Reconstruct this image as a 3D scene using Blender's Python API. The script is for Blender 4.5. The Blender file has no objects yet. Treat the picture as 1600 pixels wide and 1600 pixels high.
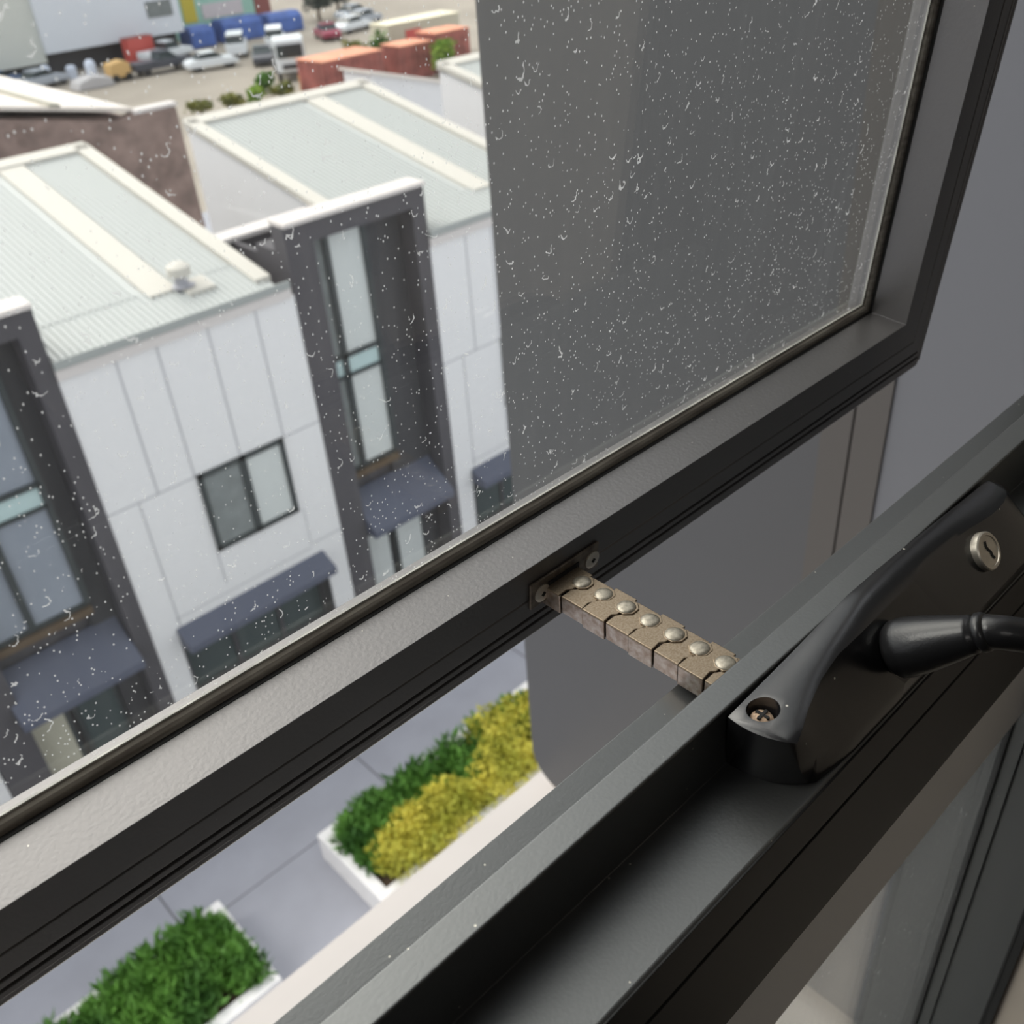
import bpy, bmesh, math, random
from mathutils import Vector, Matrix
random.seed(7)
SC = bpy.context.scene
COL = SC.collection

# ------------------------------------------------------------------ camera
cam = bpy.data.cameras.new('camera')
cam_o = bpy.data.objects.new('camera', cam)
COL.objects.link(cam_o)
RGT = Vector((0.72086584, -0.69005821, -0.06459193))
DWN = Vector((-0.42768011, -0.36955702, -0.82493475))
FWD = Vector((0.54538259, 0.62229196, -0.56152519))
M3 = Matrix((RGT, -DWN, -FWD)).transposed()
cam_o.matrix_world = M3.to_4x4()
cam.sensor_width = 36.0
cam.lens = 33.794
cam.clip_start = 0.01
cam.clip_end = 600
cam.dof.use_dof = True
cam.dof.focus_distance = 0.41
cam.dof.aperture_fstop = 15.0
SC.camera = cam_o

# ------------------------------------------------------------------ sky: hazy bright, with a broad glow where the veiled sun stands
SUN_DIR = Vector((0.02, 0.80, 0.86)).normalized()
world = bpy.data.worlds.new('sky')
SC.world = world
world.use_nodes = True
nt = world.node_tree
nt.nodes.clear()
def N(nt, t, **kw):
    n = nt.nodes.new(t)
    for k, v in kw.items():
        if k.startswith('i_'):
            n.inputs[k[2:].replace('_', ' ')].default_value = v
        elif isinstance(k, str) and k.startswith('n'):
            n.inputs[int(k[1:])].default_value = v
        else:
            setattr(n, k, v)
    return n
tc = N(nt, 'ShaderNodeTexCoord')
dot = N(nt, 'ShaderNodeVectorMath', operation='DOT_PRODUCT')
dot.inputs[1].default_value = SUN_DIR
nt.links.new(tc.outputs['Generated'], dot.inputs[0])
mx = N(nt, 'ShaderNodeMath', operation='MAXIMUM'); mx.inputs[1].default_value = 0.0
nt.links.new(dot.outputs['Value'], mx.inputs[0])
pw = N(nt, 'ShaderNodeMath', operation='POWER'); pw.inputs[1].default_value = 14.0
nt.links.new(mx.outputs[0], pw.inputs[0])
bg = N(nt, 'ShaderNodeBackground'); bg.inputs['Color'].default_value = (0.93, 0.955, 1.0, 1); bg.inputs['Strength'].default_value = 1.15
bg2 = N(nt, 'ShaderNodeBackground'); bg2.inputs['Color'].default_value = (1.0, 0.94, 0.86, 1)
ms = N(nt, 'ShaderNodeMath', operation='MULTIPLY'); ms.inputs[1].default_value = 6.5
nt.links.new(pw.outputs[0], ms.inputs[0]); nt.links.new(ms.outputs[0], bg2.inputs['Strength'])
ad = N(nt, 'ShaderNodeAddShader'); nt.links.new(bg.outputs[0], ad.inputs[0]); nt.links.new(bg2.outputs[0], ad.inputs[1])
wo = N(nt, 'ShaderNodeOutputWorld'); nt.links.new(ad.outputs[0], wo.inputs[0])

# ------------------------------------------------------------------ sun (soft, through haze)
sl = bpy.data.lights.new('sun', 'SUN'); sl.energy = 1.6; sl.angle = math.radians(26); sl.color = (1.0, 0.95, 0.88)
so = bpy.data.objects.new('sun', sl); COL.objects.link(so)
so.rotation_euler = Vector((-0.62, 0.42, 0.85)).to_track_quat('Z', 'Y').to_euler()

SC.view_settings.view_transform = 'Standard'
SC.view_settings.look = 'None'
SC.view_settings.gamma = 1.0
SC.view_settings.use_curve_mapping = False
SC.view_settings.exposure = 0.0

# ------------------------------------------------------------------ materials
def mat(name, col, rough=0.6, metal=0.0, var=0.0, vscale=30, bump=0.0, bscale=300, dust=0.0, dscale=900, wave=None, spec=0.5, col2=None, stretch=None):
    m = bpy.data.materials.new(name); m.use_nodes = True
    t = m.node_tree; b = t.nodes['Principled BSDF']
    b.inputs['Roughness'].default_value = rough; b.inputs['Metallic'].default_value = metal
    b.inputs['Specular IOR Level'].default_value = spec
    c = (*col, 1)
    b.inputs['Base Color'].default_value = c
    tcn = t.nodes.new('ShaderNodeTexCoord')
    vec = tcn.outputs['Object']
    if stretch:
        mp = t.nodes.new('ShaderNodeMapping'); mp.inputs['Scale'].default_value = stretch
        t.links.new(vec, mp.inputs['Vector']); vec = mp.outputs[0]
    out = None
    if var > 0 or col2:
        n = t.nodes.new('ShaderNodeTexNoise'); n.inputs['Scale'].default_value = vscale; n.inputs['Detail'].default_value = 5
        t.links.new(vec, n.inputs['Vector'])
        r = t.nodes.new('ShaderNodeValToRGB'); r.color_ramp.elements[0].position = 0.35; r.color_ramp.elements[1].position = 0.65
        c2 = (*col2, 1) if col2 else tuple(min(1, x * (1 + var)) for x in col) + (1,)
        c1 = c if col2 else tuple(x * (1 - var) for x in col) + (1,)
        r.color_ramp.elements[0].color = c1; r.color_ramp.elements[1].color = c2
        t.links.new(n.outputs['Fac'], r.inputs['Fac']); out = r.outputs['Color']
        t.links.new(out, b.inputs['Base Color'])
    if dust > 0:
        v = t.nodes.new('ShaderNodeTexVoronoi'); v.inputs['Scale'].default_value = dscale
        t.links.new(tcn.outputs['Object'], v.inputs['Vector'])
        lt = t.nodes.new('ShaderNodeMath'); lt.operation = 'LESS_THAN'; lt.inputs[1].default_value = 0.17
        t.links.new(v.outputs['Distance'], lt.inputs[0])
        sp = t.nodes.new('ShaderNodeSeparateColor'); t.links.new(v.outputs['Color'], sp.inputs[0])
        g = t.nodes.new('ShaderNodeMath'); g.operation = 'LESS_THAN'; g.inputs[1].default_value = dust
        t.links.new(sp.outputs[0], g.inputs[0])
        mu = t.nodes.new('ShaderNodeMath'); mu.operation = 'MULTIPLY'; t.links.new(lt.outputs[0], mu.inputs[0]); t.links.new(g.outputs[0], mu.inputs[1])
        mi = t.nodes.new('ShaderNodeMix'); mi.data_type = 'RGBA'; mi.inputs['A'].default_value = c; mi.inputs['B'].default_value = (0.5, 0.48, 0.42, 1)
        if out: t.links.new(out, mi.inputs['A'])
        t.links.new(mu.outputs[0], mi.inputs['Factor']); t.links.new(mi.outputs['Result'], b.inputs['Base Color'])
    if bump > 0:
        n = t.nodes.new('ShaderNodeTexNoise'); n.inputs['Scale'].default_value = bscale; n.inputs['Detail'].default_value = 2
        t.links.new(vec, n.inputs['Vector'])
        bp = t.nodes.new('ShaderNodeBump'); bp.inputs['Strength'].default_value = bump; bp.inputs['Distance'].default_value = 0.0005
        t.links.new(n.outputs['Fac'], bp.inputs['Height']); t.links.new(bp.outputs[0], b.inputs['Normal'])
    if wave:   # corrugated sheet: ribs along Y, one every `wave` metres of X
        w = t.nodes.new('ShaderNodeTexWave'); w.wave_type = 'BANDS'; w.bands_direction = 'X'; w.inputs['Scale'].default_value = 0.314 / wave
        t.links.new(tcn.outputs['Object'], w.inputs['Vector'])
        bp = t.nodes.new('ShaderNodeBump'); bp.inputs['Strength'].default_value = 1.0; bp.inputs['Distance'].default_value = 0.016
        t.links.new(w.outputs['Fac'], bp.inputs['Height']); t.links.new(bp.outputs[0], b.inputs['Normal'])
    return m

def glass_mat(name, tint, refl=1.0, dirt=0.0, haze=0.0, rough=0.0):
    m = bpy.data.materials.new(name); m.use_nodes = True
    t = m.node_tree; t.nodes.clear()
    L = t.links.new
    o = N(t, 'ShaderNodeOutputMaterial')
    tr = N(t, 'ShaderNodeBsdfTransparent'); tr.inputs['Color'].default_value = (*tint, 1)
    gl = N(t, 'ShaderNodeBsdfGlossy'); gl.inputs['Roughness'].default_value = rough; gl.inputs['Color'].default_value = (refl, refl, refl, 1)
    fr = N(t, 'ShaderNodeFresnel')
    geo = N(t, 'ShaderNodeNewGeometry'); ior = N(t, 'ShaderNodeMath', operation='MULTIPLY_ADD'); ior.inputs[1].default_value = 1 / 1.5 - 1.5; ior.inputs[2].default_value = 1.5
    L(geo.outputs['Backfacing'], ior.inputs[0]); L(ior.outputs[0], fr.inputs['IOR'])
    mx = N(t, 'ShaderNodeMixShader'); L(fr.outputs[0], mx.inputs[0]); L(tr.outputs[0], mx.inputs[1]); L(gl.outputs[0], mx.inputs[2])
    if dirt <= 0:
        L(mx.outputs[0], o.inputs[0]); return m
    df = N(t, 'ShaderNodeBsdfDiffuse'); df.inputs['Color'].default_value = (0.74, 0.75, 0.73, 1)
    tl = N(t, 'ShaderNodeBsdfTranslucent'); tl.inputs['Color'].default_value = (0.70, 0.72, 0.72, 1)
    dd = N(t, 'ShaderNodeMixShader'); dd.inputs[0].default_value = 0.6; L(df.outputs[0], dd.inputs[1]); L(tl.outputs[0], dd.inputs[2])
    tcn = N(t, 'ShaderNodeTexCoord')
    def math_(op, a, b=None):
        n = N(t, 'ShaderNodeMath', operation=op)
        if hasattr(a, 'node'): L(a, n.inputs[0])
        else: n.inputs[0].default_value = a
        if b is not None:
            if hasattr(b, 'node'): L(b, n.inputs[1])
            else: n.inputs[1].default_value = b
        return n.outputs[0]
    def flecks(scale, r0, r1, gate, arc):
        # little curved flecks: part of a ring around random cell points
        nz = N(t, 'ShaderNodeTexNoise'); nz.inputs['Scale'].default_value = scale * 1.7; L(tcn.outputs['Object'], nz.inputs['Vector'])
        off = N(t, 'ShaderNodeVectorMath', operation='SCALE'); off.inputs['Scale'].default_value = 0.9 / scale; L(nz.outputs['Color'], off.inputs[0])
        av = N(t, 'ShaderNodeVectorMath', operation='ADD'); L(tcn.outputs['Object'], av.inputs[0]); L(off.outputs[0], av.inputs[1])
        mp = N(t, 'ShaderNodeMapping'); mp.inputs['Scale'].default_value = (1, 0.0, 0.75); mp.inputs['Location'].default_value = (3.1, 0.0037, 1.7); mp.inputs['Rotation'].default_value = (0, 0.5, 0); L(av.outputs[0], mp.inputs['Vector'])
        v = N(t, 'ShaderNodeTexVoronoi'); v.voronoi_dimensions = '3D'; v.inputs['Scale'].default_value = scale; L(mp.outputs[0], v.inputs['Vector'])
        sp = N(t, 'ShaderNodeSeparateColor'); L(v.outputs['Color'], sp.inputs[0])
        rr = math_('MULTIPLY', sp.outputs[1], r1); rr = math_('ADD', rr, r0)
        d = math_('SUBTRACT', v.outputs['Distance'], rr); d = math_('ABSOLUTE', d)
        ring = math_('LESS_THAN', d, arc)
        # gate by cell and by the side of the ring
        dv = N(t, 'ShaderNodeVectorMath', operation='SUBTRACT'); L(mp.outputs[0], dv.inputs[0]); L(v.outputs['Position'], dv.inputs[1])
        sx = N(t, 'ShaderNodeSeparateXYZ'); L(dv.outputs[0], sx.inputs[0])
        a = math_('MULTIPLY', math_('SUBTRACT', sp.outputs[2], 0.5), sx.outputs[0]); a = math_('SUBTRACT', a, math_('MULTIPLY', sx.outputs[2], 0.4))
        side = math_('GREATER_THAN', a, 0.18 * r0 / scale)
        g = math_('LESS_THAN', sp.outputs[0], gate)
        return math_('MULTIPLY', math_('MULTIPLY', ring, g), side)
    def dots(scale, r, gate):
        mp = N(t, 'ShaderNodeMapping'); mp.inputs['Scale'].default_value = (1, 0.0, 0.7); mp.inputs['Location'].default_value = (5.1, 0.0012, 2.7); mp.inputs['Rotation'].default_value = (0, 0.9, 0); L(tcn.outputs['Object'], mp.inputs['Vector'])
        v = N(t, 'ShaderNodeTexVoronoi'); v.inputs['Scale'].default_value = scale; L(mp.outputs[0], v.inputs['Vector'])
        sp = N(t, 'ShaderNodeSeparateColor'); L(v.outputs['Color'], sp.inputs[0])
        rad = math_('MULTIPLY', sp.outputs[1], r)
        return math_('MULTIPLY', math_('LESS_THAN', v.outputs['Distance'], rad), math_('LESS_THAN', sp.outputs[0], gate))
    s = math_('ADD', flecks(210, 0.16, 0.22, 0.13 * dirt, 0.045), flecks(88, 0.13, 0.18, 0.11 * dirt, 0.022))
    s = math_('ADD', s, dots(700, 0.26, 0.34 * dirt))
    s = math_('ADD', s, dots(330, 0.2, 0.12 * dirt))
    mod = N(t, 'ShaderNodeTexNoise'); mod.inputs['Scale'].default_value = 9; mod.inputs['Detail'].default_value = 3; L(tcn.outputs['Object'], mod.inputs['Vector'])
    s = math_('MULTIPLY', s, math_('MULTIPLY', mod.outputs['Fac'], 1.2)); s = math_('MINIMUM', s, 0.62)
    # rain streaks and film
    mp = N(t, 'ShaderNodeMapping'); mp.inputs['Scale'].default_value = (260, 1, 14); L(tcn.outputs['Object'], mp.inputs['Vector'])
    st = N(t, 'ShaderNodeTexNoise'); st.inputs['Scale'].default_value = 1.0; st.inputs['Detail'].default_value = 4; L(mp.outputs[0], st.inputs['Vector'])
    hz = math_('MULTIPLY', math_('POWER', st.outputs['Fac'], 2.0), haze * 2.0)
    s = math_('ADD', s, math_('ADD', hz, haze * 0.5)); s = math_('MINIMUM', s, 0.8)
    fin = N(t, 'ShaderNodeMixShader'); L(s, fin.inputs[0]); L(mx.outputs[0], fin.inputs[1]); L(dd.outputs[0], fin.inputs[2])
    L(fin.outputs[0], o.inputs[0])
    return m

FRAME = mat('charcoal_powder_coat', (0.15, 0.155, 0.155), 0.38, 0.75, bump=0.10, bscale=700, dust=0.015, dscale=420)
SASHM = mat('charcoal_sash_paint', (0.17, 0.165, 0.165), 0.38, 0.75, bump=0.22, bscale=520, dust=0.006, dscale=500)
BEAD = mat('bead_painted_reflection', (0.84, 0.83, 0.81), 0.55)  # reflected room light is put into this pale bead colour
MBLK = mat('painted_dark_face', (0.012, 0.012, 0.012), 0.45, spec=0.35)  # black that carries the darkness of the frame's inner face
GASK = mat('dusty_rubber_gasket', (0.16, 0.14, 0.12), 0.75, var=0.35, vscale=90, col2=(0.30, 0.28, 0.24), stretch=(0.35, 3, 3))
SEAL = mat('pale_glass_sealant', (0.42, 0.42, 0.38), 0.35, var=0.3, vscale=60)
RUB = mat('black_rubber', (0.012, 0.012, 0.012), 0.6)
BLK = mat('gloss_black_plastic', (0.009, 0.009, 0.010), 0.22, dust=0.02, dscale=330, spec=0.6, bump=0.05, bscale=900)
BLK.node_tree.nodes['Principled BSDF'].inputs['Coat Weight'].default_value = 0.25
BLK.node_tree.nodes['Principled BSDF'].inputs['Coat Roughness'].default_value = 0.16
HANDM = mat('black_enamel', (0.012, 0.012, 0.013), 0.3, dust=0.03, dscale=400, bump=0.12, bscale=900)
STEEL = mat('tarnished_steel', (0.30, 0.245, 0.18), 0.42, 0.8, var=0.3, vscale=1100, col2=(0.22, 0.165, 0.11))
STEELS = mat('stained_steel_side', (0.42, 0.37, 0.33), 0.36, 0.9, var=0.3, vscale=300, col2=(0.26, 0.20, 0.16))
RIV = mat('worn_steel_rivet', (0.34, 0.31, 0.255), 0.45, 0.75, var=0.25, vscale=500)
PLATE = mat('dull_bracket_steel', (0.17, 0.145, 0.12), 0.5, 0.7, var=0.35, vscale=180)
NICK = mat('satin_nickel', (0.56, 0.52, 0.45), 0.38, 0.8, var=0.08, vscale=200)
RUST = mat('rusty_screw', (0.50, 0.36, 0.25), 0.7, 0.3, var=0.4, vscale=700)
DARKH = mat('dark_recess', (0.006, 0.006, 0.006), 0.8)
GLASS = glass_mat('dirty_clear_glass', (0.965, 0.985, 0.975), dirt=1.0, haze=0.022)
GLASSC = glass_mat('clean_clear_glass', (0.99, 0.995, 0.99))
GLASS2 = glass_mat('clear_glass', (0.97, 0.985, 0.975), dirt=0.12, haze=0.03)
PLAST = mat('beige_plaster', (0.46, 0.40, 0.335), 0.75, var=0.04, vscale=8, bump=0.2, bscale=200)
FLOORM = mat('light_timber_floor', (0.06, 0.055, 0.05), 0.6, var=0.15, vscale=6, stretch=(1, 12, 1))
DIMW = mat('dark_grey_wall_paint', (0.10, 0.10, 0.105), 0.8)
CEILM = mat('white_ceiling', (0.75, 0.73, 0.70), 0.9)

# ------------------------------------------------------------------ mesh helpers
def tag(o, label=None, cat=None, group=None, kind=None):
    if label: o['label'] = label
    if cat: o['category'] = cat
    if group: o['group'] = group
    if kind: o['kind'] = kind
    return o
def empty(name, loc=(0, 0, 0), label=None, cat=None, group=None, kind=None):
    o = bpy.data.objects.new(name, None); COL.objects.link(o); o.location = loc; o.empty_display_size = 0.05
    return tag(o, label, cat, group, kind)
class MB:
    def __init__(s): s.v = []; s.f = []; s.m = []
    def add(s, vs, fs, mi=0):
        k = len(s.v); s.v += [tuple(v) for v in vs]; s.f += [tuple(i + k for i in f) for f in fs]; s.m += [mi] * len(fs); return s
    def box(s, a, b, mi=0):
        x0, y0, z0 = a; x1, y1, z1 = b
        x0, x1 = min(x0, x1), max(x0, x1); y0, y1 = min(y0, y1), max(y0, y1); z0, z1 = min(z0, z1), max(z0, z1)
        return s.add([(x0, y0, z0), (x1, y0, z0), (x1, y1, z0), (x0, y1, z0), (x0, y0, z1), (x1, y0, z1), (x1, y1, z1), (x0, y1, z1)],
                     [(0, 3, 2, 1), (4, 5, 6, 7), (0, 1, 5, 4), (1, 2, 6, 5), (2, 3, 7, 6), (3, 0, 4, 7)], mi)
    def prism(s, pts, d, mi=0):      # pts: list of 3D points in one plane, d: extrusion vector
        n = len(pts); P = [Vector(p) for p in pts]; D = Vector(d)
        vs = P + [p + D for p in P]
        fs = [tuple(range(n))[::-1], tuple(range(n, 2 * n))] + [(i, (i + 1) % n, n + (i + 1) % n, n + i) for i in range(n)]
        return s.add(vs, fs, mi)
    def lathe(s, p0, ax, prof, seg=24, mi=0):    # prof: (dist along axis, radius)
        ax = Vector(ax).normalized(); u = ax.orthogonal().normalized(); w = ax.cross(u); p0 = Vector(p0)
        vs = []; fs = []
        for (h, r) in prof:
            for i in range(seg):
                a = 2 * math.pi * i / seg
                vs.append(p0 + ax * h + (u * math.cos(a) + w * math.sin(a)) * r)
        for j in range(len(prof) - 1):
            for i in range(seg):
                k = (i + 1) % seg
                fs.append((j * seg + i, j * seg + k, (j + 1) * seg + k, (j + 1) * seg + i))
        fs.append(tuple(range(seg))[::-1]); fs.append(tuple((len(prof) - 1) * seg + i for i in range(seg)))
        return s.add(vs, fs, mi)
    def tube(s, pts, rads, seg=20, mi=0):
        P = [Vector(p) for p in pts]; vs = []; fs = []
        t0 = (P[1] - P[0]).normalized(); u = t0.orthogonal().normalized()
        for j, p in enumerate(P):
            t = (P[min(j + 1, len(P) - 1)] - P[max(j - 1, 0)]).normalized()
            u = (u - t * u.dot(t)).normalized(); w = t.cross(u)
            for i in range(seg):
                a = 2 * math.pi * i / seg; vs.append(p + (u * math.cos(a) + w * math.sin(a)) * rads[j])
        for j in range(len(P) - 1):
            for i in range(seg):
                k = (i + 1) % seg; fs.append((j * seg + i, j * seg + k, (j + 1) * seg + k, (j + 1) * seg + i))
        fs.append(tuple(range(seg))[::-1]); fs.append(tuple((len(P) - 1) * seg + i for i in range(seg)))
        return s.add(vs, fs, mi)
    def build(s, name, mats, parent=None, smooth=False, bevel=0.0, segs=2, loc=None):
        me = bpy.data.meshes.new(name); me.from_pydata(s.v, [], s.f)
        if not isinstance(mats, (list, tuple)): mats = [mats]
        for m in mats: me.materials.append(m)
        me.polygons.foreach_set('material_index', s.m)
        bm = bmesh.new(); bm.from_mesh(me); bmesh.ops.recalc_face_normals(bm, faces=bm.faces); bm.to_mesh(me); bm.free()
        if smooth:
            me.polygons.foreach_set('use_smooth', [True] * len(me.polygons))
            if smooth != 'all': me.set_sharp_from_angle(angle=math.radians(35))
        o = bpy.data.objects.new(name, me); COL.objects.link(o)
        if loc: o.location = loc
        if parent: o.parent = parent
        if bevel > 0:
            b = o.modifiers.new('bevel', 'BEVEL'); b.width = bevel; b.segments = segs; b.limit_method = 'ANGLE'; b.angle_limit = math.radians(25)
            if smooth:
                b.harden_normals = True
        return o
def bx(name, a, b, m, parent=None, bevel=0.0):
    return MB().box(a, b).build(name, m, parent, bevel=bevel)
def grow(parent_world_to_local=None): pass

# ------------------------------------------------------------------ the room around the camera
FZ = -1.35; CEI = 1.15; XW = 0.583
def struct(o): o['kind'] = 'structure'; return o
struct(bx('floor', (-2.6, -3.6, FZ - 0.1), (XW + 0.15, 0.18, FZ), FLOORM))
struct(bx('ceiling', (-2.6, -3.6, CEI), (XW + 0.15, 0.18, CEI + 0.1), DIMW))
struct(bx('wall_right', (XW, -3.6, FZ), (XW + 0.15, 0.0745, CEI), PLAST))
struct(bx('wall_left', (-2.6, -3.6, FZ), (-2.45, 0.0745, CEI), DIMW))
struct(bx('wall_back', (-2.6, -3.75, FZ), (XW + 0.15, -3.6, CEI), DIMW))
WX0 = -0.085; JX = 0.587; WTOP = 0.76
m_ = MB(); m_.box((-2.6, 0.0765, FZ), (WX0, 0.17, CEI)); m_.box((WX0, 0.0765, WTOP), (XW + 0.15, 0.17, CEI)); m_.box((WX0, 0.0765, FZ), (XW + 0.03, 0.17, -1.27))
struct(m_.build('wall_front', PLAST))
struct(bx('trim_1', (XW - 0.004, 0.070, -1.27), (XW + 0.004, 0.0765, WTOP), RUB))

cl = empty('added_fill_light', (-0.9, -1.3, CEI), 'added round fill light on the ceiling behind the camera, out of view', 'fill light')  # unseen fixture, added to brighten the dark interior
m_ = MB(); m_.lathe((0, 0, 0), (0, 0, -1), [(0, 0.22), (0.03, 0.22), (0.05, 0.20), (0.055, 0.001)], 32); m_.build('fill_fixture', CEILM, cl, smooth=True)
al = bpy.data.lights.new('added_fill_source', 'AREA'); al.shape = 'DISK'; al.size = 0.4; al.energy = 4; al.color = (1.0, 0.95, 0.9)
ao = bpy.data.objects.new('added_fill_source', al); COL.objects.link(ao); ao.location = (-0.9, -1.3, CEI - 0.07)

# fixed frame of the window (structure, with its parts)
win = empty('window_1', (0.25, 0.13, -0.3), kind='structure')
wo_ = Vector(win.location)
def W(o): o.location = -wo_; o.parent = win; return o
TR = [(0.179, -0.295), (0.1535, -0.2985), (0.1532, -0.2680), (0.1525, -0.2674), (0.1417, -0.2674), (0.1411, -0.2680), (0.1411, -0.3000),
      (0.1085, -0.3002), (0.1075, -0.3010), (0.1075, -0.3262), (0.1086, -0.3270), (0.1086, -0.3280), (0.1075, -0.3288), (0.1075, -0.3985),
      (0.1195, -0.3985), (0.1195, -0.42), (0.179, -0.42)]
m_ = MB(); m_.prism([(WX0, y, z) for y, z in TR], (JX - WX0, 0, 0))
W(m_.build('transom', FRAME, bevel=0.0006))
m_ = MB(); m_.box((WX0 + 0.001, 0.1067, -0.3265), (JX - 0.001, 0.1077, -0.3008)); m_.box((WX0 + 0.001, 0.1065, -0.3984), (JX - 0.001, 0.1077, -0.3285))  # sheets added over the transom face to paint it dark
W(m_.build('darkening_sheet', MBLK, bevel=0.0003))
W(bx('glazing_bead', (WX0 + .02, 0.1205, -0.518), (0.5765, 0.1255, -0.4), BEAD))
m_ = MB(); m_.box((WX0 + 0.02, 0.126, -0.518), (0.5765, 0.179, -0.42)); W(m_.build('lower_rail', FRAME))
m_ = MB()
m_.box((JX, 0.0765, -1.25), (JX + 0.03, 0.179, WTOP))
m_.box((0.5765, 0.1155, -1.25), (JX + 0.001, 0.1785, -0.3))
m_.box((0.579, 0.0765, -1.25), (JX + 0.001, 0.1156, -0.3))
m_.box((0.576, 0.1411, -0.295), (JX, 0.1532, WTOP))
m_.box((WX0, 0.0765, -1.25), (WX0 + 0.02, 0.179, WTOP))
W(m_.build('jamb', FRAME, bevel=0.0005))
m_ = MB(); m_.box((WX0, 0.0765, 0.71), (JX, 0.179, WTOP)); W(m_.build('head_rail', FRAME))
m_ = MB(); m_.box((WX0, 0.0765, -1.27), (JX, 0.179, -1.21)); W(m_.build('bottom_rail', FRAME))
m_ = MB(); m_.box((0.5735, 0.1255, -1.21), (0.5775, 0.1295, -0.518)); m_.box((0.5785, 0.0765, -1.25), (0.5795, 0.0785, -0.3)); W(m_.build('gasket', RUB))
m_ = MB(); m_.box((WX0 + .02, 0.1262, -1.21), (0.5765, 0.1302, -0.518)); W(m_.build('glass_pane', GLASS2))

# ------------------------------------------------------------------ the awning sash, hinged at its head and pushed out
TILT = math.radians(4.3)
PIV = Vector((0.255, 0.255, -0.265))
sash = empty('awning_sash', PIV, 'open charcoal aluminium awning sash with dirty glass, pushed outward above the sill', 'window sash')
sash.rotation_euler = (TILT, 0, 0)
SL, SR, SB, ST = -0.063, 0.573, -0.265, 0.70
def sweep(prof, inner, name, m, bevel=0.0):
    xl, xr, zb, zt = inner; n = len(prof); vs = []; fs = []
    for (sx, sz) in ((-1, -1), (1, -1), (1, 1), (-1, 1)):
        for (y, v) in prof:
            vs.append(((xl - v) if sx < 0 else (xr + v), y, (zb - v) if sz < 0 else (zt + v)))
    for c in range(4):
        d = (c + 1) % 4
        for i in range(n):
            j = (i + 1) % n; fs.append((c * n + i, c * n + j, d * n + j, d * n + i))
    mb = MB(); mb.add([(x - PIV.x, y - PIV.y, z - PIV.z) for x, y, z in vs], fs)
    return mb.build(name, m, sash, bevel=bevel)
P = [(0.2550, 0.0), (0.2550, 0.0186), (0.2558, 0.0190), (0.2558, 0.0196), (0.2550, 0.0200), (0.2550, 0.0300), (0.2590, 0.0304), (0.2590, 0.0330),
     (0.2560, 0.0334), (0.2560, 0.0362), (0.2600, 0.0366), (0.2600, 0.0392), (0.2570, 0.0396), (0.2570, 0.0425), (0.2610, 0.0430), (0.2610, 0.0505),
     (0.2640, 0.0550), (0.2990, 0.0550), (0.2990, 0.004), (0.2795, 0.004), (0.2795, -0.0004), (0.2790, -0.0006)]
sweep(P, (SL, SR, SB, ST), 'sash_rail', SASHM, 0.0003)
sweep([(0.2812, 0.003), (0.2812, -0.0035), (0.2822, -0.0050), (0.2838, -0.0062), (0.2846, -0.0058), (0.2846, 0.003)], (SL, SR, SB, ST), 'gasket', GASK, 0.0004)
sweep([(0.2838, -0.0056), (0.2838, -0.0070), (0.2847, -0.0070), (0.2847, -0.0056)], (SL, SR, SB, ST), 'glass_sealant', SEAL)
sweep([(0.2795, 0.003), (0.2795, -0.0006), (0.2811, -0.0012), (0.2811, 0.003)], (SL, SR, SB, ST), 'bead_seal', RUB)
g = MB(); g.box((SL - PIV.x, 0.2848 - PIV.y, SB - PIV.z - 0.001), (SR - PIV.x, 0.2888 - PIV.y, ST - PIV.z + 0.001)); g.m[4] = 1; g.build('glass_pane', [GLASSC, GLASS], sash)
# chain bracket screwed to the inside face of the bottom rail
br = MB(); br.box((-0.0245, -0.0017, -0.0245), (0.0220, -0.0001, -0.0095))
bro = br.build('chain_bracket', PLATE, sash, bevel=0.0006)
for sx in (-0.0172, 0.0170):
    s_ = MB(); s_.lathe((sx, -0.0017, -0.0178), (0, -1, 0), [(0, 0.0047), (0.0006, 0.0047), (0.0011, 0.0036), (0.0012, 0.0001)], 28)
    so_ = s_.build('screw', NICK, bro, smooth=True)
    s_ = MB(); a = 0.0016; s_.add([(sx, -0.00295, -0.0178 + a), (sx + a, -0.00295, -0.0178), (sx, -0.00295, -0.0178 - a), (sx - a, -0.00295, -0.0178),
                                   (sx, -0.0025, -0.0178 + a), (sx + a, -0.0025, -0.0178), (sx, -0.0025, -0.0178 - a), (sx - a, -0.0025, -0.0178)],
                                  [(0, 1, 2, 3), (4, 7, 6, 5), (0, 4, 5, 1), (1, 5, 6, 2), (2, 6, 7, 3), (3, 7, 4, 0)])
    s_.build('square_socket', DARKH, bro)
s_ = MB(); s_.box((-0.0130, -0.0022, -0.0265), (0.0075, -0.0016, -0.0135)); s_.build('chain_slot', DARKH, bro)

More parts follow.
